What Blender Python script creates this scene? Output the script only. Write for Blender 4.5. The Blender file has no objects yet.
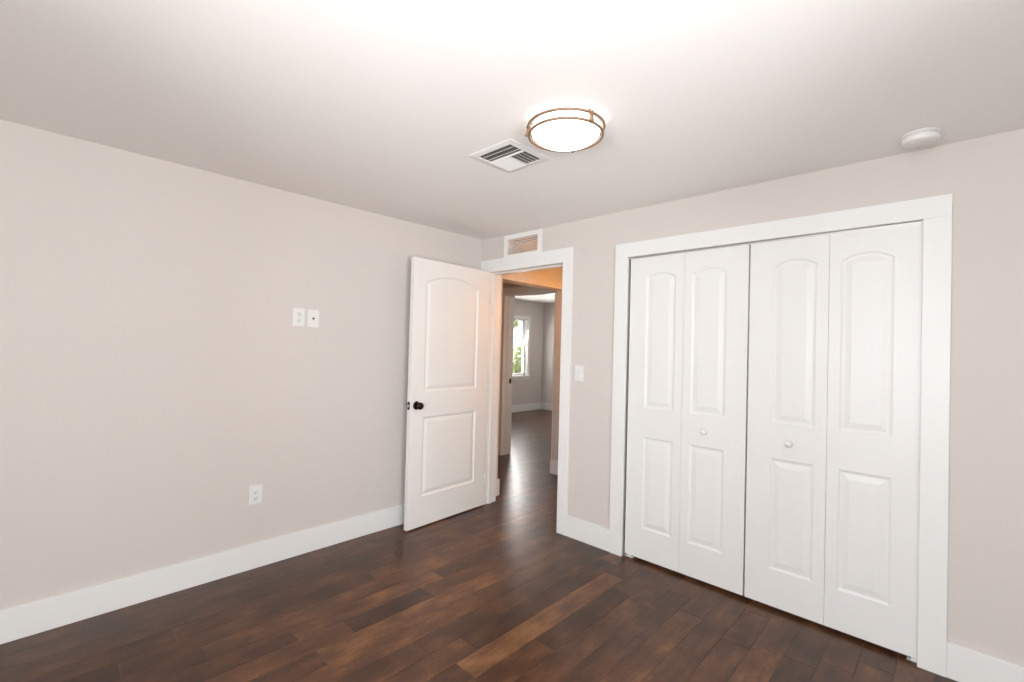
import bpy, bmesh, math, random
from mathutils import Vector, Matrix
random.seed(7)
PI = math.pi
C = bpy.context.scene.collection
S = bpy.context.scene

# ------------------------------------------------------------------ dimensions
H = 2.343            # bedroom and hall ceiling
HF = 2.41            # far room ceiling
CAM = (3.0867, -2.8172, 1.3861)
YAW, PITCH, ROLL, FPX = 0.762, 0.0136, 0.0256, 464.26
DX0, DX1, DZ = 0.110, 0.927, 2.040      # bedroom doorway clear opening
CX0, CX1, CZ = 1.478, 2.977, 2.017      # closet opening
CASW = 0.096         # casing width
CT = 0.018           # casing thickness
WT = 0.125           # partition thickness
BB = 0.152           # baseboard height
RX, RY = 4.25, -3.95 # right and front walls of the bedroom

# ------------------------------------------------------------------ camera
cam = bpy.data.cameras.new('camera')
cam_o = bpy.data.objects.new('camera', cam)
C.objects.link(cam_o)
cam.sensor_fit = 'HORIZONTAL'
cam.sensor_width = 36.0
cam.lens = FPX * 36.0 / 1024.0
cam.clip_start = 0.05
fw = Vector((-math.sin(YAW) * math.cos(PITCH), math.cos(YAW) * math.cos(PITCH), math.sin(PITCH)))
rt = Vector((math.cos(YAW), math.sin(YAW), 0))
up = rt.cross(fw)
r2 = rt * math.cos(ROLL) + up * math.sin(ROLL)
u2 = -rt * math.sin(ROLL) + up * math.cos(ROLL)
m = Matrix((r2, u2, -fw)).transposed().to_4x4()
m.translation = Vector(CAM)
cam_o.matrix_world = m
S.camera = cam_o

# ------------------------------------------------------------------ world, lights, exposure
w = bpy.data.worlds.new('world')
S.world = w
w.use_nodes = True
bg = w.node_tree.nodes['Background']
bg.inputs[0].default_value = (0.93, 0.96, 1.0, 1)
bg.inputs[1].default_value = 3.2
S.view_settings.view_transform = 'Standard'
S.view_settings.look = 'None'
S.view_settings.exposure = 0.03
S.view_settings.gamma = 1.0
S.view_settings.use_curve_mapping = False


def area_light(name, loc, direction, sx, sy, power, col):
    l = bpy.data.lights.new(name, 'AREA')
    l.shape = 'RECTANGLE'
    l.size, l.size_y = sx, sy
    l.energy = power
    l.color = col
    o = bpy.data.objects.new(name, l)
    o.location = loc
    o.rotation_euler = Vector(direction).to_track_quat('-Z', 'Y').to_euler()
    C.objects.link(o)
    return o


DAY = (0.97, 0.985, 1.0)
# daylight coming in through the bedroom's two windows and the far room's two windows
area_light('daylight_front_window', (2.95, RY - 0.30, 1.15), (0, 1, 0.20), 1.8, 1.25, 128, DAY)
area_light('daylight_right_window', (RX + 0.30, -2.80, 1.20), (-1, 0.12, 0.29), 1.75, 1.25, 150, DAY)
area_light('daylight_far_window', (-3.95, 4.41, 1.40), (1, -0.15, -0.45), 0.6, 1.2, 85, (1.0, 0.98, 0.95))
area_light('daylight_far_side_window', (0.9, 3.6, 1.45), (-1, 0.1, -0.1), 1.2, 1.2, 4, (1.0, 0.96, 0.9))
WARM = (1.0, 0.38, 0.04)


def point_light(name, loc, power, col, rad=0.08):
    l = bpy.data.lights.new(name, 'POINT')
    l.energy = power
    l.color = col
    l.shadow_soft_size = rad
    o = bpy.data.objects.new(name, l)
    o.location = loc
    C.objects.link(o)
    return o


# ------------------------------------------------------------------ materials
def new_mat(name):
    mt = bpy.data.materials.new(name)
    mt.use_nodes = True
    nt = mt.node_tree
    b = nt.nodes['Principled BSDF']
    return mt, nt, b


def paint(name, col, rough=0.5, bump=0.0, scale=250.0, metal=0.0, spec=0.5):
    mt, nt, b = new_mat(name)
    b.inputs['Base Color'].default_value = (*col, 1)
    b.inputs['Roughness'].default_value = rough
    b.inputs['Metallic'].default_value = metal
    b.inputs['Specular IOR Level'].default_value = spec
    tc = nt.nodes.new('ShaderNodeTexCoord')
    n = nt.nodes.new('ShaderNodeTexNoise')
    n.inputs['Scale'].default_value = scale
    n.inputs['Detail'].default_value = 3
    nt.links.new(tc.outputs['Object'], n.inputs['Vector'])
    mr = nt.nodes.new('ShaderNodeMapRange')
    mr.inputs['To Min'].default_value = max(0, rough - 0.04)
    mr.inputs['To Max'].default_value = min(1, rough + 0.04)
    nt.links.new(n.outputs['Fac'], mr.inputs['Value'])
    nt.links.new(mr.outputs['Result'], b.inputs['Roughness'])
    if bump:
        bp = nt.nodes.new('ShaderNodeBump')
        bp.inputs['Strength'].default_value = bump
        bp.inputs['Distance'].default_value = 0.001
        nt.links.new(n.outputs['Fac'], bp.inputs['Height'])
        nt.links.new(bp.outputs['Normal'], b.inputs['Normal'])
    return mt


WALL = paint('greige_wall_paint', (0.628, 0.581, 0.547), 0.75, 0.12, 180, spec=0.25)
CEIL = paint('ceiling_paint', (0.89, 0.865, 0.842), 0.85, 0.15, 120, spec=0.2)
TRIM = paint('white_trim_paint', (0.77, 0.77, 0.755), 0.42, 0.03, 90, spec=0.4)
DOORW = paint('white_door_paint', (0.77, 0.765, 0.75), 0.40, 0.03, 90, spec=0.4)
PLAST = paint('white_plastic', (0.76, 0.745, 0.725), 0.35)
DARK = paint('black_slot', (0.015, 0.015, 0.015), 0.6)
BRONZE = paint('oil_rubbed_bronze', (0.022, 0.014, 0.011), 0.32, metal=0.7)
NICKEL = paint('brushed_bronze_ring', (0.26, 0.16, 0.10), 0.5, metal=0.5)
STEEL = paint('satin_steel', (0.62, 0.61, 0.59), 0.4, metal=0.8)
GRILLE = paint('white_grille_metal', (0.80, 0.79, 0.77), 0.4)
DUCT = paint('duct_metal', (0.16, 0.15, 0.14), 0.6)
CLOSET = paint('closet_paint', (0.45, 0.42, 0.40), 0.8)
SIDING = paint('exterior_wall', (0.7, 0.66, 0.58), 0.9)
BARK = paint('tree_bark', (0.10, 0.07, 0.045), 0.9, 0.5, 30)


def emit_mat(name, col, strength):
    mt, nt, b = new_mat(name)
    b.inputs['Base Color'].default_value = (0.9, 0.9, 0.88, 1)
    b.inputs['Roughness'].default_value = 0.3
    b.inputs['Emission Color'].default_value = (*col, 1)
    b.inputs['Emission Strength'].default_value = strength
    return mt


LAMPGLASS = emit_mat('lit_frosted_glass', (1.0, 0.93, 0.82), 2.9)
FARGLASS = emit_mat('lit_frosted_glass_far', (1.0, 0.95, 0.88), 3.5)
HALLGLASS = emit_mat('lit_amber_glass', (1.0, 0.62, 0.25), 4.0)


def glass_mat():
    mt = bpy.data.materials.new('window_glass')
    mt.use_nodes = True
    nt = mt.node_tree
    for n in list(nt.nodes):
        nt.nodes.remove(n)
    o = nt.nodes.new('ShaderNodeOutputMaterial')
    mx = nt.nodes.new('ShaderNodeMixShader')
    tr = nt.nodes.new('ShaderNodeBsdfTransparent')
    gl = nt.nodes.new('ShaderNodeBsdfGlossy')
    gl.inputs['Roughness'].default_value = 0.02
    fr = nt.nodes.new('ShaderNodeFresnel')
    fr.inputs['IOR'].default_value = 1.35
    nt.links.new(fr.outputs[0], mx.inputs[0])
    nt.links.new(tr.outputs[0], mx.inputs[1])
    nt.links.new(gl.outputs[0], mx.inputs[2])
    nt.links.new(mx.outputs[0], o.inputs[0])
    return mt


GLASS = glass_mat()


def leaf_mat():
    mt, nt, b = new_mat('green_leaves')
    tc = nt.nodes.new('ShaderNodeTexCoord')
    n = nt.nodes.new('ShaderNodeTexNoise')
    n.inputs['Scale'].default_value = 3
    cr = nt.nodes.new('ShaderNodeValToRGB')
    cr.color_ramp.elements[0].position = 0.35
    cr.color_ramp.elements[0].color = (0.26, 0.36, 0.04, 1)
    cr.color_ramp.elements[1].position = 0.65
    cr.color_ramp.elements[1].color = (0.52, 0.60, 0.14, 1)
    nt.links.new(tc.outputs['Object'], n.inputs['Vector'])
    nt.links.new(n.outputs['Fac'], cr.inputs[0])
    nt.links.new(cr.outputs[0], b.inputs['Base Color'])
    b.inputs['Roughness'].default_value = 0.6
    return mt


LEAF = leaf_mat()


def floor_mat():
    """Dark hand-scraped maple: every plank has its own tone, carried by the mesh attributes."""
    mt, nt, b = new_mat('dark_stained_plank_floor')
    N, L = nt.nodes, nt.links

    def node(t, **k):
        n = N.new(t)
        for a, v in k.items():
            setattr(n, a, v)
        return n
    at = node('ShaderNodeAttribute'); at.attribute_name = 'tone'
    ar = node('ShaderNodeAttribute'); ar.attribute_name = 'seed'
    geo = node('ShaderNodeTexCoord')
    off = node('ShaderNodeCombineXYZ')
    mul = node('ShaderNodeMath', operation='MULTIPLY'); mul.inputs[1].default_value = 37.0
    L.new(ar.outputs['Fac'], mul.inputs[0])
    L.new(mul.outputs[0], off.inputs[0]); L.new(mul.outputs[0], off.inputs[1]); L.new(mul.outputs[0], off.inputs[2])
    add = node('ShaderNodeVectorMath', operation='ADD')
    L.new(geo.outputs['Object'], add.inputs[0]); L.new(off.outputs[0], add.inputs[1])
    # grain stretched along the plank (y)
    mp = node('ShaderNodeMapping'); mp.inputs['Scale'].default_value = (26, 2.6, 10)
    L.new(add.outputs[0], mp.inputs[0])
    g = node('ShaderNodeTexNoise'); g.inputs['Scale'].default_value = 1.6; g.inputs['Detail'].default_value = 6
    g.inputs['Distortion'].default_value = 0.3
    L.new(mp.outputs[0], g.inputs['Vector'])
    # blotchy stain
    mp2 = node('ShaderNodeMapping'); mp2.inputs['Scale'].default_value = (6, 3.2, 5)
    L.new(add.outputs[0], mp2.inputs[0])
    bl = node('ShaderNodeTexNoise'); bl.inputs['Scale'].default_value = 1.5; bl.inputs['Detail'].default_value = 3
    bl.inputs['Roughness'].default_value = 0.5
    L.new(mp2.outputs[0], bl.inputs['Vector'])
    # fine flecks (curly figure)
    fl = node('ShaderNodeTexNoise'); fl.inputs['Scale'].default_value = 55; fl.inputs['Detail'].default_value = 2
    L.new(add.outputs[0], fl.inputs['Vector'])

    def madd(a, k, c):
        n = node('ShaderNodeMath', operation='MULTIPLY_ADD')
        L.new(a, n.inputs[0]); n.inputs[1].default_value = k
        if isinstance(c, (int, float)):
            n.inputs[2].default_value = c
        else:
            L.new(c, n.inputs[2])
        return n.outputs[0]
    v = madd(at.outputs['Fac'], 1.0, -0.89)
    v = madd(g.outputs['Fac'], 0.42, v)
    v = madd(bl.outputs['Fac'], 1.10, v)
    v = madd(fl.outputs['Fac'], 0.30, v)
    cr = node('ShaderNodeValToRGB')
    e = cr.color_ramp.elements
    e[0].position = 0.0; e[0].color = (0.026, 0.0100, 0.0055, 1)
    e[1].position = 1.0; e[1].color = (0.25, 0.112, 0.040, 1)
    k = e.new(0.30); k.color = (0.052, 0.0200, 0.0090, 1)
    k = e.new(0.60); k.color = (0.106, 0.042, 0.0175, 1)
    L.new(v, cr.inputs[0])
    L.new(cr.outputs[0], b.inputs['Base Color'])
    rr = node('ShaderNodeMapRange'); rr.inputs['To Min'].default_value = 0.278; rr.inputs['To Max'].default_value = 0.31
    L.new(bl.outputs['Fac'], rr.inputs['Value']); L.new(rr.outputs[0], b.inputs['Roughness'])
    b.inputs['Specular IOR Level'].default_value = 0.40
    # scraped waviness and grain bump
    mp3 = node('ShaderNodeMapping'); mp3.inputs['Scale'].default_value = (14, 5, 1)
    L.new(add.outputs[0], mp3.inputs[0])
    wv = node('ShaderNodeTexNoise'); wv.inputs['Scale'].default_value = 1.4; wv.inputs['Detail'].default_value = 2
    L.new(mp3.outputs[0], wv.inputs['Vector'])
    b1 = node('ShaderNodeBump'); b1.inputs['Strength'].default_value = 0.5; b1.inputs['Distance'].default_value = 0.0011
    L.new(wv.outputs['Fac'], b1.inputs['Height'])
    b2 = node('ShaderNodeBump'); b2.inputs['Strength'].default_value = 0.25; b2.inputs['Distance'].default_value = 0.00012
    L.new(g.outputs['Fac'], b2.inputs['Height']); L.new(b1.outputs[0], b2.inputs['Normal'])
    L.new(b2.outputs[0], b.inputs['Normal'])
    return mt


FLOORM = floor_mat()


def grass_mat():
    mt, nt, b = new_mat('lawn')
    n = nt.nodes.new('ShaderNodeTexNoise'); n.inputs['Scale'].default_value = 8
    cr = nt.nodes.new('ShaderNodeValToRGB')
    cr.color_ramp.elements[0].color = (0.10, 0.16, 0.03, 1)
    cr.color_ramp.elements[1].color = (0.28, 0.36, 0.10, 1)
    nt.links.new(n.outputs['Fac'], cr.inputs[0]); nt.links.new(cr.outputs[0], b.inputs['Base Color'])
    b.inputs['Roughness'].default_value = 0.9
    return mt


LAWN = grass_mat()


# ------------------------------------------------------------------ mesh helpers
def add_box(bm, x0, x1, y0, y1, z0, z1, bev=0.0, M=None):
    b2 = bmesh.new()
    vs = [b2.verts.new((x, y, z)) for x in (x0, x1) for y in (y0, y1) for z in (z0, z1)]
    for f in ((0, 1, 3, 2), (4, 6, 7, 5), (0, 4, 5, 1), (2, 3, 7, 6), (0, 2, 6, 4), (1, 5, 7, 3)):
        b2.faces.new([vs[i] for i in f])
    if bev:
        bmesh.ops.bevel(b2, geom=b2.edges[:], offset=bev, segments=2, profile=0.6, affect='EDGES')
    merge(bm, b2, M)


def merge(bm, b2, M=None):
    if M is not None:
        bmesh.ops.transform(b2, matrix=M, verts=b2.verts[:])
    mp = {v: bm.verts.new(v.co) for v in b2.verts}
    for f in b2.faces:
        try:
            nf = bm.faces.new([mp[v] for v in f.verts])
            nf.smooth = f.smooth
        except ValueError:
            pass
    b2.free()


def add_lathe(bm, prof, n=48, M=None, smooth=True):
    """profile of (r, z) revolved round z"""
    b2 = bmesh.new()
    rings = []
    for r, z in prof:
        if r < 1e-6:
            rings.append([b2.verts.new((0, 0, z))])
        else:
            rings.append([b2.verts.new((r * math.cos(2 * PI * k / n), r * math.sin(2 * PI * k / n), z)) for k in range(n)])
    for a, b in zip(rings, rings[1:]):
        for k in range(n):
            k2 = (k + 1) % n
            if len(a) == 1 and len(b) == 1:
                continue
            if len(a) == 1:
                f = b2.faces.new((a[0], b[k], b[k2]))
            elif len(b) == 1:
                f = b2.faces.new((a[k2], a[k], b[0]))
            else:
                f = b2.faces.new((a[k2], a[k], b[k], b[k2]))
            f.smooth = smooth
    merge(bm, b2, M)


def add_torus(bm, R, r, z, n=72, m=10, sq=1.0, M=None):
    prof = [(R + r * math.cos(2 * PI * j / m), z + sq * r * math.sin(2 * PI * j / m)) for j in range(m + 1)]
    add_lathe(bm, prof, n, M)


def obj(name, bm, mat, parent=None, loc=None):
    bmesh.ops.remove_doubles(bm, verts=bm.verts[:], dist=1e-6)
    bmesh.ops.recalc_face_normals(bm, faces=bm.faces[:])
    me = bpy.data.meshes.new(name)
    bm.to_mesh(me)
    bm.free()
    me.materials.append(mat)
    o = bpy.data.objects.new(name, me)
    C.objects.link(o)
    if parent:
        o.parent = parent
    if loc:
        o.location = loc
    return o


def tag(o, label=None, cat=None, group=None, kind=None):
    if label: o['label'] = label
    if cat: o['category'] = cat
    if group: o['group'] = group
    if kind: o['kind'] = kind
    return o


def thing(name, loc, label, cat, group=None, kind=None, rot=None):
    o = bpy.data.objects.new(name, None)
    o.empty_display_size = 0.05
    o.location = loc
    if rot: o.rotation_euler = rot
    C.objects.link(o)
    return tag(o, label, cat, group, kind)


def struct(name, bm, mat, label, cat):
    o = obj(name, bm, mat)
    return tag(o, label, cat, None, 'structure')


def slab(bm, axis, a0, a1, u0, u1, v0, v1, holes=()):
    """wall slab; axis 'y' = thickness a0..a1 along y with u = x, v = z; axis 'x' = thickness along x with u = y;
    axis 'z' = thickness along z, u = x, v = y.  Clean solid with rectangular holes, no inner faces."""
    us = sorted({u0, u1, *[h[0] for h in holes], *[h[1] for h in holes]})
    vs = sorted({v0, v1, *[h[2] for h in holes], *[h[3] for h in holes]})
    us = [u for u in us if u0 <= u <= u1]
    vs = [v for v in vs if v0 <= v <= v1]

    def P(a, u, v):
        return {'y': (u, a, v), 'x': (a, u, v), 'z': (u, v, a)}[axis]

    def solid(i, j):
        if i < 0 or j < 0 or i >= len(us) - 1 or j >= len(vs) - 1:
            return False
        cu, cv = (us[i] + us[i + 1]) / 2, (vs[j] + vs[j + 1]) / 2
        return not any(h[0] < cu < h[1] and h[2] < cv < h[3] for h in holes)

    def quad(*p):
        bm.faces.new([bm.verts.new(q) for q in p])
    for i in range(len(us) - 1):
        for j in range(len(vs) - 1):
            if not solid(i, j):
                continue
            A, B, c, d = us[i], us[i + 1], vs[j], vs[j + 1]
            for a in (a0, a1):
                quad(P(a, A, c), P(a, B, c), P(a, B, d), P(a, A, d))
            if not solid(i - 1, j): quad(P(a0, A, c), P(a1, A, c), P(a1, A, d), P(a0, A, d))
            if not solid(i + 1, j): quad(P(a0, B, c), P(a1, B, c), P(a1, B, d), P(a0, B, d))
            if not solid(i, j - 1): quad(P(a0, A, c), P(a1, A, c), P(a1, B, c), P(a0, B, c))
            if not solid(i, j + 1): quad(P(a0, A, d), P(a1, A, d), P(a1, B, d), P(a0, B, d))


# ------------------------------------------------------------------ floor
def build_floor():
    bm = bmesh.new()
    tone = bm.faces.layers.float.new('tone')
    seed = bm.faces.layers.float.new('seed')
    W = 0.126
    X0 = 1.522 - 42 * W
    rng = random.Random(11)
    # the planks that stand out in the photograph: row (relative to x = 1.522) -> list of (y0, y1, tone)
    fixed = {0: [(-1.48, -0.283, 0.70), (-0.283, 0.42, 0.40), (-2.30, -1.48, 0.22)],
             -4: [(-1.877, -0.668, 0.62), (-0.668, 0.30, 0.42), (-2.75, -1.877, 0.40)],
             -3: [(-2.05, -1.05, 0.55), (-1.05, -0.05, 0.40)],
             -2: [(-1.53, -1.075, 0.30), (-2.50, -1.53, 0.42), (-1.075, 0.12, 0.34)],
             -1: [(-1.35, -0.15, 0.26), (-2.3, -1.35, 0.46)],
             -5: [(-1.69, -1.22, 0.30), (-2.9, -1.69, 0.50), (-1.22, -0.1, 0.48)],
             -6: [(-1.90, -1.05, 0.55), (-2.6, -1.90, 0.34)],
             -9: [(-2.295, -1.10, 0.42), (-3.3, -2.295, 0.36)],
             -10: [(-2.0, -0.95, 0.32), (-3.0, -2.0, 0.42)],
             -8: [(-2.507, -1.35, 0.36), (-1.35, -0.5, 0.56)],
             -11: [(-1.77, -0.8, 0.38), (-2.9, -1.77, 0.34)],
             1: [(-1.1, -0.42, 0.30), (-1.9, -1.1, 0.40)],
             2: [(-1.6, -0.45, 0.44)],
             3: [(-1.25, -0.2, 0.30)]}

    def plank(xa, xb, ya, yb, t):
        g, c, dz = 0.0002, 0.0010, 0.0008
        b2 = bmesh.new()
        lo = [(xa + g, ya + g), (xb - g, ya + g), (xb - g, yb - g), (xa + g, yb - g)]
        hi = [(xa + g + c, ya + g + c), (xb - g - c, ya + g + c), (xb - g - c, yb - g - c), (xa + g + c, yb - g - c)]
        a = [bm.verts.new((x, y, -0.004)) for x, y in lo]
        m_ = [bm.verts.new((x, y, -dz)) for x, y in lo]
        h = [bm.verts.new((x, y, 0.0)) for x, y in hi]
        b2.free()
        s = rng.random()
        fs = [bm.faces.new(h)]
        for k in range(4):
            k2 = (k + 1) % 4
            fs.append(bm.faces.new((m_[k], m_[k2], h[k2], h[k])))
            fs.append(bm.faces.new((a[k], a[k2], m_[k2], m_[k])))
        for f in fs:
            f[tone] = t
            f[seed] = s
    YA, YB = RY, 5.33
    for r in range(-42 + 0, 22):
        xa = 1.522 + r * W
        xb = xa + W
        if xa > 4.25 or xb < -3.75:
            continue
        ymax = YB
        ymin = YA if xb > -0.02 else 0.2
        if xb > 1.25: ymax = 1.3 if xb > 1.3 else YB
        fx = sorted(fixed.get(r, []))
        spans = []
        if fx:
            y = fx[0][0]
            while y > ymin:
                l = rng.choice((0.4, 0.55, 0.75, 0.9, 1.2)); spans.append((max(ymin, y - l), y, None)); y -= l
            for q in fx: spans.append(q)
            y = fx[-1][1]
        else:
            y = ymin - rng.random() * 1.0
            l = rng.choice((0.5, 0.75, 1.2)); 
        while y < ymax:
            l = rng.choice((0.35, 0.5, 0.6, 0.75, 0.9, 1.2, 1.2))
            spans.append((max(y, ymin), min(y + l, ymax), None)); y += l
        for a, b, t in spans:
            if b - a < 0.01: continue
            if t is None:
                t = min(0.85, max(0.15, rng.gauss(0.41, 0.075)))
            plank(max(xa, -3.75), min(xb, 4.25), a, b, t)
    # subfloor seen only in the joints
    vs = [bm.verts.new(p) for p in ((-3.8, RY, -0.004), (4.25, RY, -0.004), (4.25, 5.4, -0.004), (-3.8, 5.4, -0.004))]
    f = bm.faces.new(vs); f[tone] = 0.0; f[seed] = 0.0
    me = bpy.data.meshes.new('floor')
    bm.normal_update()
    for f in bm.faces:
        if f.normal.z < -0.5: f.normal_flip()
    bm.to_mesh(me); bm.free()
    me.materials.append(FLOORM)
    o = bpy.data.objects.new('floor', me)
    C.objects.link(o)
    tag(o, 'dark brown stained hardwood plank floor running through every room', 'floor', None, 'structure')


build_floor()

# ------------------------------------------------------------------ walls and ceilings
bm = bmesh.new(); slab(bm, 'x', -0.15, 0.0, RY - 0.2, WT, 0, H + 0.05)
# the same wall goes on past the doorway to the hall's cased opening, header above it
slab(bm, 'x', -0.15, 0.0, WT, 1.25, 0, H + 0.05, [(0.27, 1.25, -1, 2.03)])
struct('wall_left', bm, WALL, 'long plain greige wall on the left with outlet and cable plates', 'wall')

VX0, VX1, VZ0, VZ1 = 0.325, 0.662, 2.168, 2.297        # hole of the transfer grille
bm = bmesh.new()
slab(bm, 'y', 0.0, WT, 0.0, RX, 0, H + 0.05,
     [(DX0 - 0.018, DX1 + 0.018, -1, DZ + 0.018), (CX0, CX1 + 0.02, -1, CZ), (VX0, VX1, VZ0, VZ1)])
struct('wall_back', bm, WALL, 'greige wall holding the open doorway and the white closet', 'wall')

W1 = (2.05, 3.85, 0.85, 2.10)
bm = bmesh.new(); slab(bm, 'y', RY - 0.15, RY, 0.0, RX, 0, H + 0.05, [W1])
struct('wall_front', bm, WALL, 'greige bedroom wall behind the camera with a window', 'wall')
W2 = (-3.70, -1.90, 0.85, 2.10)
bm = bmesh.new(); slab(bm, 'x', RX, RX + 0.15, RY - 0.15, 0.15, 0, H + 0.05, [W2])
struct('wall_right', bm, WALL, 'greige bedroom wall to the right of the camera with a window', 'wall')

bm = bmesh.new(); slab(bm, 'z', H, H + 0.05, 0.0, RX, RY, 0.0)
struct('ceiling', bm, CEIL, 'flat off-white bedroom ceiling with lamp, vent and detector', 'ceiling')
bm = bmesh.new(); slab(bm, 'z', H, H + 0.05, 0.0, 1.25, WT, 1.25); slab(bm, 'z', H, H + 0.05, -1.75, -0.15, 0.12, 1.43)
struct('ceiling_hall', bm, CEIL, 'hall ceiling beyond the open doorway', 'ceiling')
bm = bmesh.new(); slab(bm, 'z', HF, HF + 0.05, -3.71, 0.6, 1.58, 5.33)
struct('ceiling_far_room', bm, CEIL, 'white ceiling of the far room beyond the hall', 'ceiling')

FX0, FX1, FZ = -1.10, -0.28, 2.05                          # far doorway
bm = bmesh.new()
slab(bm, 'y', 1.25, 1.43, -0.136, 1.25, 0, H + 0.05)
struct('wall_hall', bm, WALL, 'hall wall whose end shows just inside the doorway', 'wall')
bm = bmesh.new()
slab(bm, 'y', 1.43, 1.58, -3.86, 0.75, 0, HF + 0.05, [(FX0 - 0.018, FX1 + 0.018, -1, FZ + 0.018)])
struct('wall_far_doorway', bm, WALL, 'wall across the hall holding the far room doorway', 'wall')
bm = bmesh.new()
slab(bm, 'x', -1.90, -1.75, 0.0, 1.43, 0, H + 0.05); slab(bm, 'y', 0.0, 0.12, -1.75, -0.15, 0, H + 0.05)
struct('wall_hall_end', bm, WALL, 'hidden end of the hall left of the far doorway', 'wall')
W3 = (4.02, 4.80, 0.775, 2.02)
bm = bmesh.new(); slab(bm, 'x', -3.86, -3.71, 1.58, 5.48, 0, HF + 0.05, [W3])
struct('wall_far_window', bm, WALL, 'grey-beige wall of the far room around its window', 'wall')
bm = bmesh.new(); slab(bm, 'y', 5.33, 5.48, -3.71, 0.75, 0, HF + 0.05)
struct('wall_far_end', bm, WALL, 'far room wall right of the corner beside the window', 'wall')
W4 = (2.90, 4.30, 0.80, 2.05)
bm = bmesh.new(); slab(bm, 'x', 0.60, 0.75, 1.58, 5.33, 0, HF + 0.05, [W4])
struct('wall_far_side', bm, WALL, 'hidden side wall of the far room with a window', 'wall')

# closet interior behind the bifold doors
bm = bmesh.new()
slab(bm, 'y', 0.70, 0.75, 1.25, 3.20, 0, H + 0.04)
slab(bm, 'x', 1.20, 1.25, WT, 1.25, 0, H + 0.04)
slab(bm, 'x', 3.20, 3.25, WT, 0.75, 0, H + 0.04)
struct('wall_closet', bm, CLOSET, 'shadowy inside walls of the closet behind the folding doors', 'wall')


# ------------------------------------------------------------------ baseboards
def bb_prof_y(bm, x0, x1, yface, sgn, t=0.015):
    """baseboard on a wall with y = yface, sticking out towards sgn; small eased top"""
    y0, y1 = sorted((yface, yface + sgn * t))
    add_box(bm, x0, x1, y0, y1, 0.0, BB, 0.0025)


def bb_prof_x(bm, y0, y1, xface, sgn, t=0.015):
    x0, x1 = sorted((xface, xface + sgn * t))
    add_box(bm, x0, x1, y0, y1, 0.0, BB, 0.0025)


bm = bmesh.new(); bb_prof_x(bm, RY, -0.019, 0.0, 1)
struct('baseboard_left', bm, TRIM, 'tall white baseboard along the left wall', 'baseboard')
bm = bmesh.new(); bb_prof_y(bm, DX1 + 0.088, CX0 - CASW, 0.0, -1)
struct('baseboard_back', bm, TRIM, 'short white baseboard between doorway and closet casings', 'baseboard')
bm = bmesh.new(); bb_prof_y(bm, CX1 + CASW, RX - 0.015, 0.0, -1)
struct('baseboard_back_right', bm, TRIM, 'white baseboard right of the closet casing', 'baseboard')
bm = bmesh.new(); bb_prof_x(bm, RY + 0.015, -0.0, RX, -1)
struct('baseboard_right', bm, TRIM, 'white baseboard along the right bedroom wall', 'baseboard')
bm = bmesh.new(); bb_prof_y(bm, 0.015, RX - 0.015, RY, 1)
struct('baseboard_front', bm, TRIM, 'white baseboard along the wall behind the camera', 'baseboard')
bm = bmesh.new(); bb_prof_x(bm, WT + CT, 0.270, 0.0, 1); bb_prof_y(bm, -0.14, 0.015, 0.270, 1)
struct('baseboard_hall_left', bm, TRIM, 'white baseboard stub on the hall wall end, left side', 'baseboard')
bm = bmesh.new(); bb_prof_y(bm, -0.151, 1.20, 1.25, -1); bb_prof_x(bm, 1.25, 1.412, -0.136, -1)
struct('baseboard_hall_right', bm, TRIM, 'white baseboard wrapping the hall wall corner on the right', 'baseboard')
bm = bmesh.new(); bb_prof_x(bm, 1.60, 5.33, -3.71, 1)
struct('baseboard_far_left', bm, TRIM, 'far room baseboard below the window', 'baseboard')
bm = bmesh.new(); bb_prof_y(bm, -3.695, 0.6, 5.33, -1)
struct('baseboard_far_right', bm, TRIM, 'far room baseboard right of the corner', 'baseboard')


# ------------------------------------------------------------------ door casings
def casing(name, x0, x1, z, yf, sgn, label, jamb=None, w=CASW, wl=None, wh=None):
    """flat stock casing round an opening; children: side casings and head"""
    y0, y1 = sorted((yf, yf + sgn * CT))
    t = thing(name, ((x0 + x1) / 2, yf, 0), label, 'door trim', None, 'structure')
    cx = (x0 + x1) / 2
    wl = wl or w
    wh = wh or w

    def part(nm, a, b, c, d, e, f, bev=0.002):
        bm = bmesh.new(); add_box(bm, a - cx, b - cx, c - yf, d - yf, e, f, bev)
        obj(nm, bm, TRIM, t)
    part('side_casing', x0 - wl, x0, y0, y1, 0, z)
    part('side_casing', x1, x1 + w, y0, y1, 0, z)
    part('head_casing', x0 - wl, x1 + w, y0, y1, z, z + wh)
    if jamb:
        ja, jb, stop = jamb
        jt = 0.018
        e = 0.005
        part('jamb', x0 - jt + e, x0 + e - 0.004, ja, jb, 0, z + e, 0.001)
        part('jamb', x1 - e + 0.004, x1 + jt - e, ja, jb, 0, z + e, 0.001)
        part('head_jamb', x0 + e - 0.004, x1 - e + 0.004, ja, jb, z - e + 0.004, z + jt - e, 0.001)
        if stop is not None:
            s0, s1 = stop
            part('door_stop', x0 + 0.001, x0 + 0.011, s0, s1, 0, z - 0.001, 0.001)
            part('door_stop', x1 - 0.011, x1 - 0.001, s0, s1, 0, z - 0.001, 0.001)
            part('door_stop', x0 + 0.011, x1 - 0.011, s0, s1, z - 0.011, z - 0.001, 0.001)
    return t


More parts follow.
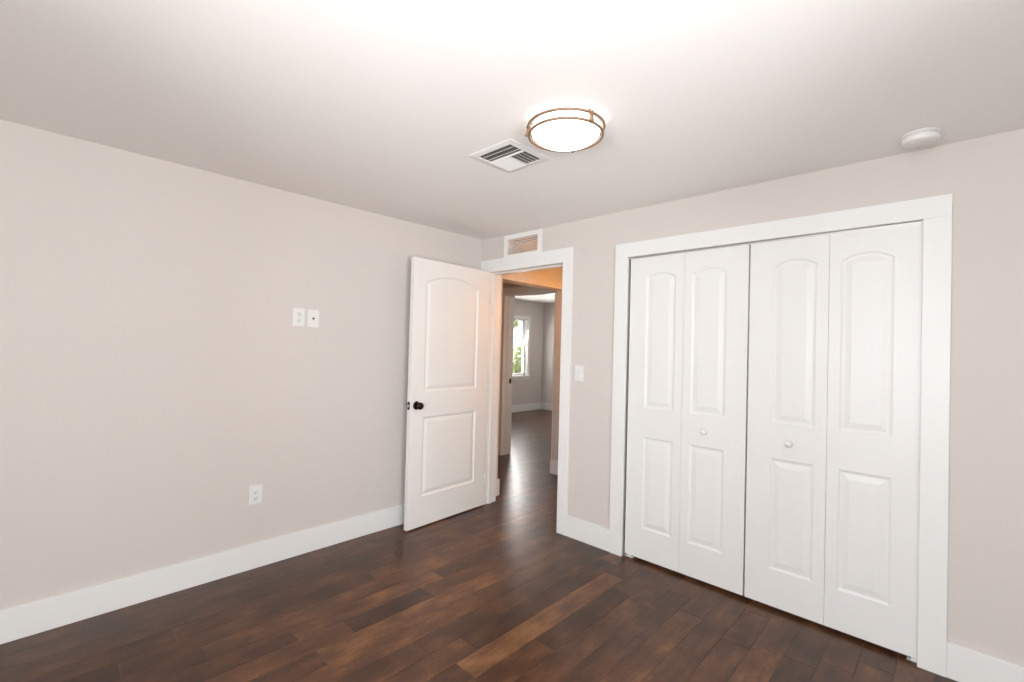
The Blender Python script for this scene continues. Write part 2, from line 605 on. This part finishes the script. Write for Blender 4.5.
casing('trim_1', DX0, DX1, DZ, 0.0, -1, 'white flat casing and jamb around the open bedroom doorway', (0.0, WT, (0.040, 0.075)), 0.088, 0.108, 0.108)
casing('trim_2', DX0, DX1, DZ, WT, 1, 'hall-side casing of the bedroom doorway')
casing('trim_3', CX0, CX1, CZ, 0.0, -1, 'wide white flat casing around the closet opening')
ft = casing('trim_4', FX0, FX1, FZ, 1.43, -1, 'casing and jamb of the far room doorway across the hall', (1.43, 1.58, (1.475, 1.51)))
casing('trim_5', FX0, FX1, FZ, 1.58, 1, 'far-room side casing of the far doorway')
# black strike plate on the far doorway's left jamb
bm = bmesh.new(); add_box(bm, FX0 + 0.001 - (FX0 + FX1) / 2, FX0 + 0.004 - (FX0 + FX1) / 2, 0.106, 0.143, 0.915, 0.975, 0.001)
tag(obj('strike_plate', bm, BRONZE, ft), 'dark bronze strike plate')
# closet side jambs and the bifold track
bm = bmesh.new()
slab(bm, 'x', CX0 - 0.0005, CX0 + 0.0005, 0.0, WT, 0, CZ)
add_box(bm, CX0, CX1, 0.016, 0.044, CZ - 0.012, CZ - 0.0005, 0.001)
struct('trim_6', bm, STEEL, 'metal track above the closet doors', 'door track')


# ------------------------------------------------------------------ moulded door leaves
def panel_outline(x0, x1, z0, z1, arch, ref=None):
    """counter-clockwise outline, arched top when arch > 0 (rise above z1); ref = x span of the arch's full width"""
    pts = [(x0, z0), (x1, z0)]
    if not arch:
        return pts + [(x1, z1), (x0, z1)]
    a, b = ref or (x0, x1)
    N = 16
    for k in range(N + 1):
        x = x1 + (x0 - x1) * k / N
        u = (2 * x - a - b) / (b - a)
        pts.append((x, z1 + arch * (1 - u * u)))
    return pts


def moulded_leaf(w, h, th, panels, both=True, k=1.0):
    """leaf in local coords: x 0..w, y 0..th (front face y = 0 looking to -y), z 0..h.
    panels: (x0, x1, z0, z1, arch) bottom panel first"""
    bm = bmesh.new()

    def face(pts, y, flip):
        vs = [bm.verts.new((p[0], y, p[1])) for p in pts]
        bm.faces.new(vs if not flip else vs[::-1])

    for side, y0, s in ((0, 0.0, 1), (1, th, -1)):
        if side and not both:
            face([(0, 0), (w, 0), (w, h), (0, h)], th, True)
            break
        (ax0, ax1, az0, az1, _), (bx0, bx1, bz0, bz1, arch) = panels
        fl = bool(side)
        face([(0, 0), (ax0, 0), (ax0, h), (0, h)], y0, fl)
        face([(ax1, 0), (w, 0), (w, h), (ax1, h)], y0, fl)
        face([(ax0, 0), (ax1, 0), (ax1, az0), (ax0, az0)], y0, fl)
        face([(ax0, az1), (ax1, az1), (ax1, bz0), (ax0, bz0)], y0, fl)
        top = panel_outline(bx0, bx1, bz0, bz1, arch)
        arc = top[2:]
        # strips between the arch and the top edge
        for p, q in zip(arc, arc[1:]):
            face([(q[0], q[1]), (p[0], p[1]), (p[0], h), (q[0], h)], y0, fl)
        for pan in panels:
            o = panel_outline(*pan)
            prof = [(0.0, 0.0), (0.004, 0.0040), (0.010, 0.0085), (0.017, 0.0095), (0.022, 0.0085), (0.044, 0.0020), (0.047, 0.0015)]
            loops = []
            for d, dep in prof:
                lp = panel_outline(pan[0] + d, pan[1] - d, pan[2] + d, pan[3] - d, pan[4], (pan[0], pan[1]))
                loops.append([bm.verts.new((p[0], y0 + s * dep * k, p[1])) for p in lp])
            for a, b in zip(loops, loops[1:]):
                for i in range(len(a)):
                    j = (i + 1) % len(a)
                    bm.faces.new((a[i], a[j], b[j], b[i]) if not fl else (b[i], b[j], a[j], a[i]))
            bm.faces.new(loops[-1] if not fl else loops[-1][::-1])
    for p, q in (((0, 0), (w, 0)), ((w, 0), (w, h)), ((w, h), (0, h)), ((0, h), (0, 0))):
        vs = [bm.verts.new(c) for c in ((p[0], 0, p[1]), (p[0], th, p[1]), (q[0], th, q[1]), (q[0], 0, q[1]))]
        bm.faces.new(vs)
    bmesh.ops.remove_doubles(bm, verts=bm.verts[:], dist=1e-5)
    return bm


# --- bedroom door, swung open against the left wall
LW, LT = 0.815, 0.035
ANG = 1.516
door = thing('door_1', (0.128, -0.024, 0.010), 'white two-panel arched bedroom door standing open by the left wall', 'door', None, 'structure')
# local x = from hinge to free edge, local -y = visible face
door.rotation_euler = (0, 0, -ANG)
bm = moulded_leaf(LW, 2.032, LT, [(0.128, 0.692, 0.225, 0.828, 0), (0.128, 0.692, 1.020, 1.862, 0.062)], True)
# local front face looks to -y; after rotation by -ANG it would look to -x, so mirror
for v in bm.verts:
    v.co.y = -v.co.y
leaf = obj('door_leaf', bm, DOORW, door)
Mx = lambda x, y, z, rx: Matrix.Translation((x, y, z)) @ Matrix.Rotation(rx, 4, 'X')
KX, KZ = LW - 0.058, 0.922
for sgn, nm in ((1, 'front'), (-1, 'back')):
    y0 = 0.0 if sgn > 0 else -LT
    rot = Matrix.Translation((KX, y0, KZ)) @ Matrix.Rotation(-sgn * PI / 2, 4, 'X')
    bm = bmesh.new()
    add_lathe(bm, [(0.0, 0.0), (0.0315, 0.0), (0.0325, 0.002), (0.031, 0.005), (0.025, 0.008), (0.014, 0.010), (0.0, 0.010)], 40, rot)
    rose = tag(obj('door_knob', bm, BRONZE, door), 'dark bronze round door knob with rose')
    bm = bmesh.new()
    add_lathe(bm, [(0.0, 0.010), (0.011, 0.010), (0.0105, 0.026), (0.014, 0.030), (0.022, 0.034), (0.0262, 0.042), (0.0268, 0.049),
                   (0.0245, 0.056), (0.018, 0.0605), (0.008, 0.0625), (0.0, 0.063)], 40, rot)
    obj('knob_ball', bm, BRONZE, rose)
bm = bmesh.new(); add_box(bm, LW, LW + 0.0018, -LT / 2 - 0.0125, -LT / 2 + 0.0125, KZ - 0.029, KZ + 0.029, 0.0006)
lp = tag(obj('latch_plate', bm, BRONZE, door), 'dark latch plate on the door edge')
bm = bmesh.new(); add_box(bm, LW + 0.0015, LW + 0.0100, -LT / 2 - 0.007, -LT / 2 + 0.007, KZ - 0.009, KZ + 0.009, 0.002)
obj('latch_bolt', bm, STEEL, lp)
for hz in (0.22, 1.02, 1.80):
    bm = bmesh.new()
    add_lathe(bm, [(0, -0.046), (0.0055, -0.046), (0.0055, 0.046), (0, 0.046)], 16, Matrix.Translation((-0.0045, 0.003, hz)))
    add_box(bm, -0.0018, -0.0002, -0.030, 0.001, hz - 0.044, hz + 0.044)
    obj('hinge', bm, DOORW, door)


# --- closet bifold doors
def bifold(name, x0, x1, knob_leaf, label, piv_left):
    t = thing(name, (x0, 0.012, 0.0), label, 'closet door', None, 'structure')
    w = (x1 - x0 - 0.0014) / 2
    h, th, z0 = 1.985, 0.030, 0.020
    for k in range(2):
        outer_left = (k == 0)
        a, b = (0.119, 0.053) if outer_left else (0.050, 0.117)
        bm = moulded_leaf(w, h, th, [(a, w - b, 0.198, 0.798, 0), (a, w - b, 0.990, 1.845, 0.034)], True, 0.55)
        lf = obj('folding_leaf', bm, DOORW, t, (k * (w + 0.0014), 0, z0))
        if k == knob_leaf:
            bm = bmesh.new()
            kx = (a + w - b) / 2 - 0.010
            add_lathe(bm, [(0, 0), (0.0085, 0), (0.0075, 0.008), (0.010, 0.012), (0.0165, 0.017), (0.0185, 0.022), (0.0165, 0.027), (0.009, 0.030), (0, 0.031)],
                      28, Matrix.Translation((kx, 0, 0.910 - z0)) @ Matrix.Rotation(PI / 2, 4, 'X'))
            tag(obj('knob', bm, DOORW, lf), 'small round white closet knob')
    # hinges between the two leaves (knuckles at the back)
    for hz in (0.25, 1.0, 1.75):
        bm = bmesh.new()
        add_box(bm, w - 0.02, w + 0.023, th - 0.0005, th + 0.0015, hz - 0.03, hz + 0.03, 0.0005)
        obj('hinge', bm, STEEL, t)
    # floor pivot bracket
    bx = 0.0 if piv_left else x1 - x0
    s = 1 if piv_left else -1
    bm = bmesh.new()
    add_box(bm, *sorted((bx - s * 0.006, bx + s * 0.055)), 0.004, 0.028, 0.0005, 0.004, 0.0008)
    add_box(bm, *sorted((bx + s * 0.016, bx + s * 0.040)), 0.006, 0.026, 0.004, 0.016, 0.002)
    tag(obj('pivot_bracket', bm, PLAST, t), 'small pale pivot bracket at the floor')
    return t


bifold('door_2', CX0 + 0.010, 2.234, 1, 'left pair of white folding closet doors with arched panels', True)
bifold('door_3', 2.243, CX1 + 0.017, 0, 'right pair of white folding closet doors with arched panels', False)


# ------------------------------------------------------------------ windows
def window(name, axis, wall_in, out, u0, u1, z0, z1, label, casing_dir, muntin):
    """double-hung window; axis = wall normal axis; wall_in = coordinate of the inner wall face; out = sign of outward"""
    uc = (u0 + u1) / 2
    loc = (wall_in, uc, 0) if axis == 'x' else (uc, wall_in, 0)
    t = thing(name, loc, label, 'window', None, 'structure')

    def bx(bm, ua, ub, da, db, za, zb, bev=0.001):
        da, db = sorted((out * da, out * db))
        if axis == 'x':
            add_box(bm, da, db, ua - uc, ub - uc, za, zb, bev)
        else:
            add_box(bm, ua - uc, ub - uc, da, db, za, zb, bev)
    cw = 0.075
    bm = bmesh.new()
    bx(bm, u0 - cw, u0, -0.016, 0, z0, z1); bx(bm, u1, u1 + cw, -0.016, 0, z0, z1)
    bx(bm, u0 - cw, u1 + cw, -0.016, 0, z1, z1 + 0.055)
    obj('window_casing', bm, TRIM, t)
    bm = bmesh.new()
    bx(bm, u0 - cw - 0.03, u1 + cw + 0.03, -0.045, 0.002, z0 - 0.028, z0, 0.003)
    bx(bm, u0 - cw, u1 + cw, -0.014, 0, z0 - 0.085, z0 - 0.028)
    obj('window_sill', bm, TRIM, t)
    bm = bmesh.new()
    j = 0.012
    bx(bm, u0, u0 + j, 0, 0.15, z0, z1); bx(bm, u1 - j, u1, 0, 0.15, z0, z1)
    bx(bm, u0 + j, u1 - j, 0, 0.15, z1 - j, z1); bx(bm, u0 + j, u1 - j, 0.0, 0.15, z0, z0 + j)
    obj('window_frame', bm, TRIM, t)
    zm = z0 + (z1 - z0) * 0.655
    for (a, b, d, mun) in ((z0 + j, zm + 0.02, 0.055, False), (zm - 0.02, z1 - j, 0.090, True)):
        bm = bmesh.new()
        s = 0.042
        bx(bm, u0 + j, u0 + j + s, d, d + 0.03, a, b); bx(bm, u1 - j - s, u1 - j, d, d + 0.03, a, b)
        bx(bm, u0 + j + s, u1 - j - s, d, d + 0.03, a, a + s); bx(bm, u0 + j + s, u1 - j - s, d, d + 0.03, b - s * 0.8, b)
        if mun and muntin:
            bx(bm, uc - 0.017, uc + 0.017, d + 0.005, d + 0.025, a + s, b - s * 0.8)
        sash = obj('window_sash', bm, TRIM, t)
        bm = bmesh.new()
        bx(bm, u0 + j + s, u1 - j - s, d + 0.013, d + 0.017, a + s, b - s * 0.8, 0)
        obj('window_pane', bm, GLASS, sash)
    return t


window('window_1', 'y', RY, -1, *W1, 'bedroom window behind the camera', 1, True)
window('window_2', 'x', RX, 1, *W2, 'bedroom window to the right of the camera', 1, True)
window('window_3', 'x', -3.71, -1, *W3, 'white framed window of the far room with green leaves outside', 1, True)
window('window_4', 'x', 0.60, 1, *W4, 'hidden side window of the far room', 1, True)

# ------------------------------------------------------------------ ceiling lamp (bedroom)
LX, LY = 1.893, -1.272
t = thing('ceiling_light', (LX, LY, H), 'lit round flush ceiling light with two thin bronze rings', 'ceiling light')
bm = bmesh.new()
add_lathe(bm, [(0, -0.0005), (0.138, -0.0005), (0.140, -0.004), (0.140, -0.016), (0.132, -0.020), (0, -0.020)], 64)
obj('mounting_pan', bm, GRILLE, t)
bm = bmesh.new()
R0 = 0.143
prof = [(0.128, -0.018), (R0 - 0.004, -0.020), (R0, -0.026), (R0, -0.048)]
for k in range(1, 13):
    a = k / 12 * PI / 2
    prof.append((R0 * math.cos(a), -0.048 - 0.052 * math.sin(a)))
add_lathe(bm, prof, 72)
tag(obj('lamp_shade', bm, LAMPGLASS, t), 'glowing frosted glass bowl')
for R, z in ((0.1590, -0.029), (0.1535, -0.061)):
    bm = bmesh.new(); add_torus(bm, R, 0.0054, z, 96, 10)
    obj('metal_ring', bm, NICKEL, t)
for a in (-13, 116, 222):
    a = math.radians(a)
    bm = bmesh.new()
    add_box(bm, 0.148, 0.1650, -0.005, 0.005, -0.066, -0.022, 0.0015, Matrix.Rotation(a, 4, 'Z'))
    add_lathe(bm, [(0, -0.003), (0.005, -0.003), (0.0065, 0.001), (0.004, 0.005), (0, 0.006)], 14,
              Matrix.Rotation(a, 4, 'Z') @ Matrix.Translation((0.1650, 0, -0.060)) @ Matrix.Rotation(PI / 2, 4, 'Y'))
    add_box(bm, 0.136, 0.150, -0.004, 0.004, -0.014, -0.010, 0.0, Matrix.Rotation(a, 4, 'Z'))
    obj('ring_clip', bm, NICKEL, t)

# ------------------------------------------------------------------ ceiling vent (three-way diffuser)
VXc, VYc, VS = 1.457, -1.161, 0.148
t = thing('ceiling_vent', (VXc, VYc, H), 'square white louvred air vent on the ceiling beside the lamp', 'vent')
bm = bmesh.new()
i_, o_ = 0.114, VS
zt, zb = -0.0005, -0.007
for (a, b, c, d) in ((-o_, o_, -o_, -i_), (-o_, o_, i_, o_), (-o_, -i_, -i_, i_), (i_, o_, -i_, i_)):
    pass
ring = [(o_, zt), (o_, -0.003), (i_ + 0.006, zb), (i_, zb), (i_, -0.0006)]
loops = []
for h_, z_ in ring:
    loops.append([bm.verts.new((sx * h_, sy * h_, z_)) for sx, sy in ((-1, -1), (1, -1), (1, 1), (-1, 1))])
for a, b in zip(loops, loops[1:]):
    for k in range(4):
        bm.faces.new((a[k], a[(k + 1) % 4], b[(k + 1) % 4], b[k]))
obj('vent_frame', bm, GRILLE, t)
bm = bmesh.new(); add_box(bm, -i_, i_, -i_, i_, -0.0012, -0.0004)
tag(obj('vent_duct', bm, DUCT, t), 'dark duct opening behind the blades')


def blade(bm, x0, x1, y0, y1, along, tilt, wdt=0.022):
    """one tilted blade; along = 'x' or 'y'; runs between the given ends; centre across"""
    if along == 'x':
        L_ = x1 - x0; M_ = Matrix.Translation(((x0 + x1) / 2, (y0 + y1) / 2, -0.0075)) @ Matrix.Rotation(tilt, 4, 'X')
        add_box(bm, -L_ / 2, L_ / 2, -wdt / 2, wdt / 2, -0.0006, 0.0006, 0, M_)
    else:
        L_ = y1 - y0; M_ = Matrix.Translation(((x0 + x1) / 2, (y0 + y1) / 2, -0.0075)) @ Matrix.Rotation(tilt, 4, 'Y')
        add_box(bm, -wdt / 2, wdt / 2, -L_ / 2, L_ / 2, -0.0006, 0.0006, 0, M_)


ys = [-0.088, -0.052]
for y in ys:
    bm = bmesh.new(); blade(bm, -i_, i_, y, y, 'x', math.radians(28), 0.026); obj('vent_blade', bm, GRILLE, t)
for x in (-0.095, -0.073, -0.051, -0.029, -0.007):
    bm = bmesh.new(); blade(bm, x, x, -0.020, i_, 'y', math.radians(-32), 0.024); obj('vent_blade', bm, GRILLE, t)
for x in (0.022, 0.046, 0.070, 0.094):
    bm = bmesh.new(); blade(bm, x, x, -0.020, i_, 'y', math.radians(28), 0.021); obj('vent_blade', bm, GRILLE, t)
bm = bmesh.new(); add_box(bm, -i_, i_, -0.024, -0.020, -0.011, -0.002); add_box(bm, 0.004, 0.008, -0.020, i_, -0.011, -0.002)
obj('divider_bar', bm, GRILLE, t)

# ------------------------------------------------------------------ smoke detector
t = thing('smoke_detector', (2.972, -0.192, H), 'round white smoke detector on the ceiling above the closet', 'smoke detector')
bm = bmesh.new()
add_lathe(bm, [(0, -0.0005), (0.070, -0.0005), (0.071, -0.004), (0.069, -0.009), (0, -0.009)], 56)
obj('mounting_base', bm, PLAST, t)
bm = bmesh.new()
add_lathe(bm, [(0, -0.009), (0.062, -0.009), (0.0625, -0.012), (0.066, -0.013), (0.0650, -0.028), (0.0625, -0.034), (0.059, -0.0365), (0.030, -0.0385), (0, -0.039)], 56)
obj('detector_cover', bm, PLAST, t)
bm = bmesh.new()
add_lathe(bm, [(0, -0.0385), (0.009, -0.0385), (0.009, -0.0405), (0, -0.041)], 20, Matrix.Translation((-0.022, -0.018, 0.0015)))
obj('test_button', bm, PLAST, t)

# ------------------------------------------------------------------ transfer grille over the doorway
gx, gz = (VX0 + VX1) / 2, (VZ0 + VZ1) / 2
t = thing('wall_vent', (gx, 0.0, gz), 'small white louvred air grille above the bedroom doorway', 'vent')
ho, vo = 0.210, (2.336 - 2.1495) / 2
zc = (2.336 + 2.1495) / 2 - gz
bm = bmesh.new()
hw, hh = (VX1 - VX0) / 2, (VZ1 - VZ0) / 2
b2 = bmesh.new()
slab(b2, 'y', -0.010, -0.0005, -ho, ho, zc - vo, zc + vo, [(-hw, hw, -hh, hh)])
bmesh.ops.remove_doubles(b2, verts=b2.verts[:], dist=1e-5)
merge(bm, b2)
obj('grille_frame', bm, GRILLE, t)
for k in range(7):
    z = -hh + (k + 0.5) * 2 * hh / 7
    bm = bmesh.new()
    add_box(bm, -hw, hw, -0.007, 0.007, -0.0020, 0.0020, 0, Matrix.Translation((0, 0.004, z)) @ Matrix.Rotation(math.radians(-6), 4, 'X'))
    obj('grille_blade', bm, GRILLE, t)
bm = bmesh.new()
slab(bm, 'y', WT - 0.002, WT + 0.008, -ho, ho, zc - vo, zc + vo, [(-hw + 0.005, hw - 0.005, -hh + 0.003, hh - 0.003)])
tag(obj('rear_grille_frame', bm, GRILLE, t), 'frame of the same grille on the hall side')


# ------------------------------------------------------------------ wall plates
def plate(name, loc, face, label, cat, kind, group=None):
    """face 'x' = on the left wall looking to +x; 'y' = on the back wall looking to -y.  local: x right, z up, y towards room = -"""
    rot = (0, 0, PI / 2) if face == 'x' else (0, 0, 0)
    t = thing(name, loc, label, cat, group, None, rot)
    bm = bmesh.new(); add_box(bm, -0.037, 0.037, -0.006, -0.0004, -0.058, 0.058, 0.0022)
    obj('cover_plate', bm, PLAST, t)
    if kind == 'duplex':
        for s in (-1, 1):
            bm = bmesh.new()
            M_ = Matrix.Translation((0, -0.0055, s * 0.0195)) @ Matrix.Rotation(PI / 2, 4, 'X') @ Matrix.Scale(0.84, 4, (0, 1, 0))
            add_lathe(bm, [(0, 0), (0.0170, 0), (0.0172, 0.002), (0.0165, 0.003), (0, 0.003)], 32, M_)
            rc = obj('socket', bm, PLAST, t)
            bm = bmesh.new()
            for dx in (-0.0063, 0.0063):
                add_box(bm, dx - 0.0011, dx + 0.0011, -0.0089, -0.0083, s * 0.0195 - 0.001, s * 0.0195 + 0.0075)
            add_lathe(bm, [(0, 0), (0.0024, 0), (0.0024, 0.0004), (0, 0.0004)], 12, Matrix.Translation((0, -0.0085, s * 0.0195 - 0.007)) @ Matrix.Rotation(PI / 2, 4, 'X'))
            obj('slots', bm, DARK, rc)
        bm = bmesh.new(); add_lathe(bm, [(0, 0), (0.003, 0), (0.0025, 0.0012), (0, 0.0014)], 14, Matrix.Translation((0, -0.0058, 0)) @ Matrix.Rotation(PI / 2, 4, 'X'))
        obj('screw', bm, STEEL, t)
    elif kind == 'coax':
        bm = bmesh.new()
        add_lathe(bm, [(0, 0), (0.0075, 0), (0.0075, 0.003), (0.0048, 0.003), (0.0048, 0.011), (0, 0.011)], 6, Matrix.Translation((0, -0.0058, 0)) @ Matrix.Rotation(PI / 2, 4, 'X'), False)
        tag(obj('cable_jack', bm, paint('jack_metal', (0.12, 0.10, 0.08), 0.4, metal=0.6), t), 'dark metal coaxial jack')
        for s in (-1, 1):
            bm = bmesh.new(); add_lathe(bm, [(0, 0), (0.003, 0), (0.0025, 0.0012), (0, 0.0014)], 14, Matrix.Translation((0, -0.0058, s * 0.042)) @ Matrix.Rotation(PI / 2, 4, 'X'))
            obj('screw', bm, PLAST, t)
    else:
        bm = bmesh.new()
        add_box(bm, -0.0175, 0.0175, -0.0085, -0.0055, -0.034, 0.034, 0.001)
        rk = obj('rocker_surround', bm, PLAST, t)
        bm = bmesh.new()
        add_box(bm, -0.0155, 0.0155, -0.0025, 0.0015, -0.031, 0.031, 0.001, Matrix.Translation((0, -0.0090, 0)) @ Matrix.Rotation(math.radians(4), 4, 'X'))
        obj('rocker', bm, PLAST, rk)
    return t


plate('wall_outlet', (0, -1.596, 1.547), 'x', 'white upper outlet plate on the left wall, left of the cable plate', 'outlet', 'duplex')
plate('cable_wall_plate', (0, -1.502, 1.543), 'x', 'white plate with one dark centre jack beside the upper outlet', 'wall plate', 'coax')
plate('wall_outlet', (0, -1.821, 0.448), 'x', 'white outlet low on the left wall above the baseboard', 'outlet', 'duplex')
plate('light_switch', (1.093, 0, 1.207), 'y', 'white rocker light switch between bedroom doorway and closet', 'light switch', 'rocker')

# ------------------------------------------------------------------ lamps beyond the doorway
t = thing('pendant_lamp', (0.60, 0.98, H), 'warm amber pendant lamp hanging in the hall, out of sight behind the doorway wall', 'pendant lamp')
bm = bmesh.new(); add_lathe(bm, [(0, -0.0005), (0.06, -0.0005), (0.055, -0.018), (0.006, -0.022), (0.006, -0.38), (0, -0.38)], 32); obj('lamp_rod', bm, NICKEL, t)
bm = bmesh.new(); add_lathe(bm, [(0.0, -0.375), (0.03, -0.38), (0.08, -0.42), (0.11, -0.465)], 40)
obj('lamp_shade', bm, HALLGLASS, t)
point_light('hall_bulb', (0.60, 0.98, H - 0.52), 17, WARM)

FLX, FLY = -2.05, 3.49
t = thing('ceiling_light', (FLX, FLY, HF), 'small lit flush light on the far room ceiling', 'ceiling light')
bm = bmesh.new(); add_lathe(bm, [(0, -0.0005), (0.15, -0.0005), (0.15, -0.02), (0, -0.02)], 40); obj('lamp_base', bm, NICKEL, t)
bm = bmesh.new(); add_lathe(bm, [(0.14, -0.02), (0.147, -0.03)] + [(0.147 * math.cos(k / 8 * PI / 2), -0.04 - 0.045 * math.sin(k / 8 * PI / 2)) for k in range(9)], 40)
obj('lamp_shade', bm, FARGLASS, t)

# ------------------------------------------------------------------ outdoors beyond the far window
bm = bmesh.new(); slab(bm, 'z', -0.25, -0.20, -30, -3.9, -12, 26)
tag(obj('lawn', bm, LAWN), 'lawn outside the far room window', 'lawn', None, 'structure')


def tree(name, x, y, blobs, label, trunk=True):
    t = thing(name, (x, y, -0.20), label, 'tree')
    rng = random.Random(int(abs(x * 100)))
    bm = bmesh.new()
    top = max(b[2] for b in blobs)
    add_lathe(bm, [(0.0, 0), (0.06, 0), (0.045, top * 0.5), (0.02, top), (0, top)], 12)
    obj('trunk', bm, BARK, t)
    bm = bmesh.new()
    for bx_, by_, bz_, br, n in blobs:
        for _ in range(n):
            d = Vector((rng.gauss(0, 1), rng.gauss(0, 1), rng.gauss(0, 1))).normalized() * br * rng.random() ** 0.4
            c = Vector((bx_, by_, bz_)) + d
            q = Vector((rng.gauss(0, 1), rng.gauss(0, 1), rng.gauss(0, 1))).normalized()
            e1 = q.orthogonal().normalized(); e2 = q.cross(e1)
            s = rng.uniform(0.05, 0.10)
            bm.faces.new([bm.verts.new(c + v) for v in (-e1 * s, e2 * s * 0.45, e1 * s, -e2 * s * 0.45)])
    me_o = obj('foliage', bm, LEAF, t)
    return t


tree('shrub', -8.0, 9.07, [(0, 0, 1.2, 0.42, 420), (0.1, 0.1, 0.65, 0.42, 300)], 'light green shrub outside the far room window')
tree('tree', -9.2, 10.0, [(0.0, -0.7, 3.0, 0.7, 420), (0.0, 0.12, 2.52, 0.24, 200), (0.1, 0.3, 3.1, 0.4, 150)], 'thin leafy tree whose branch shows at the window top')
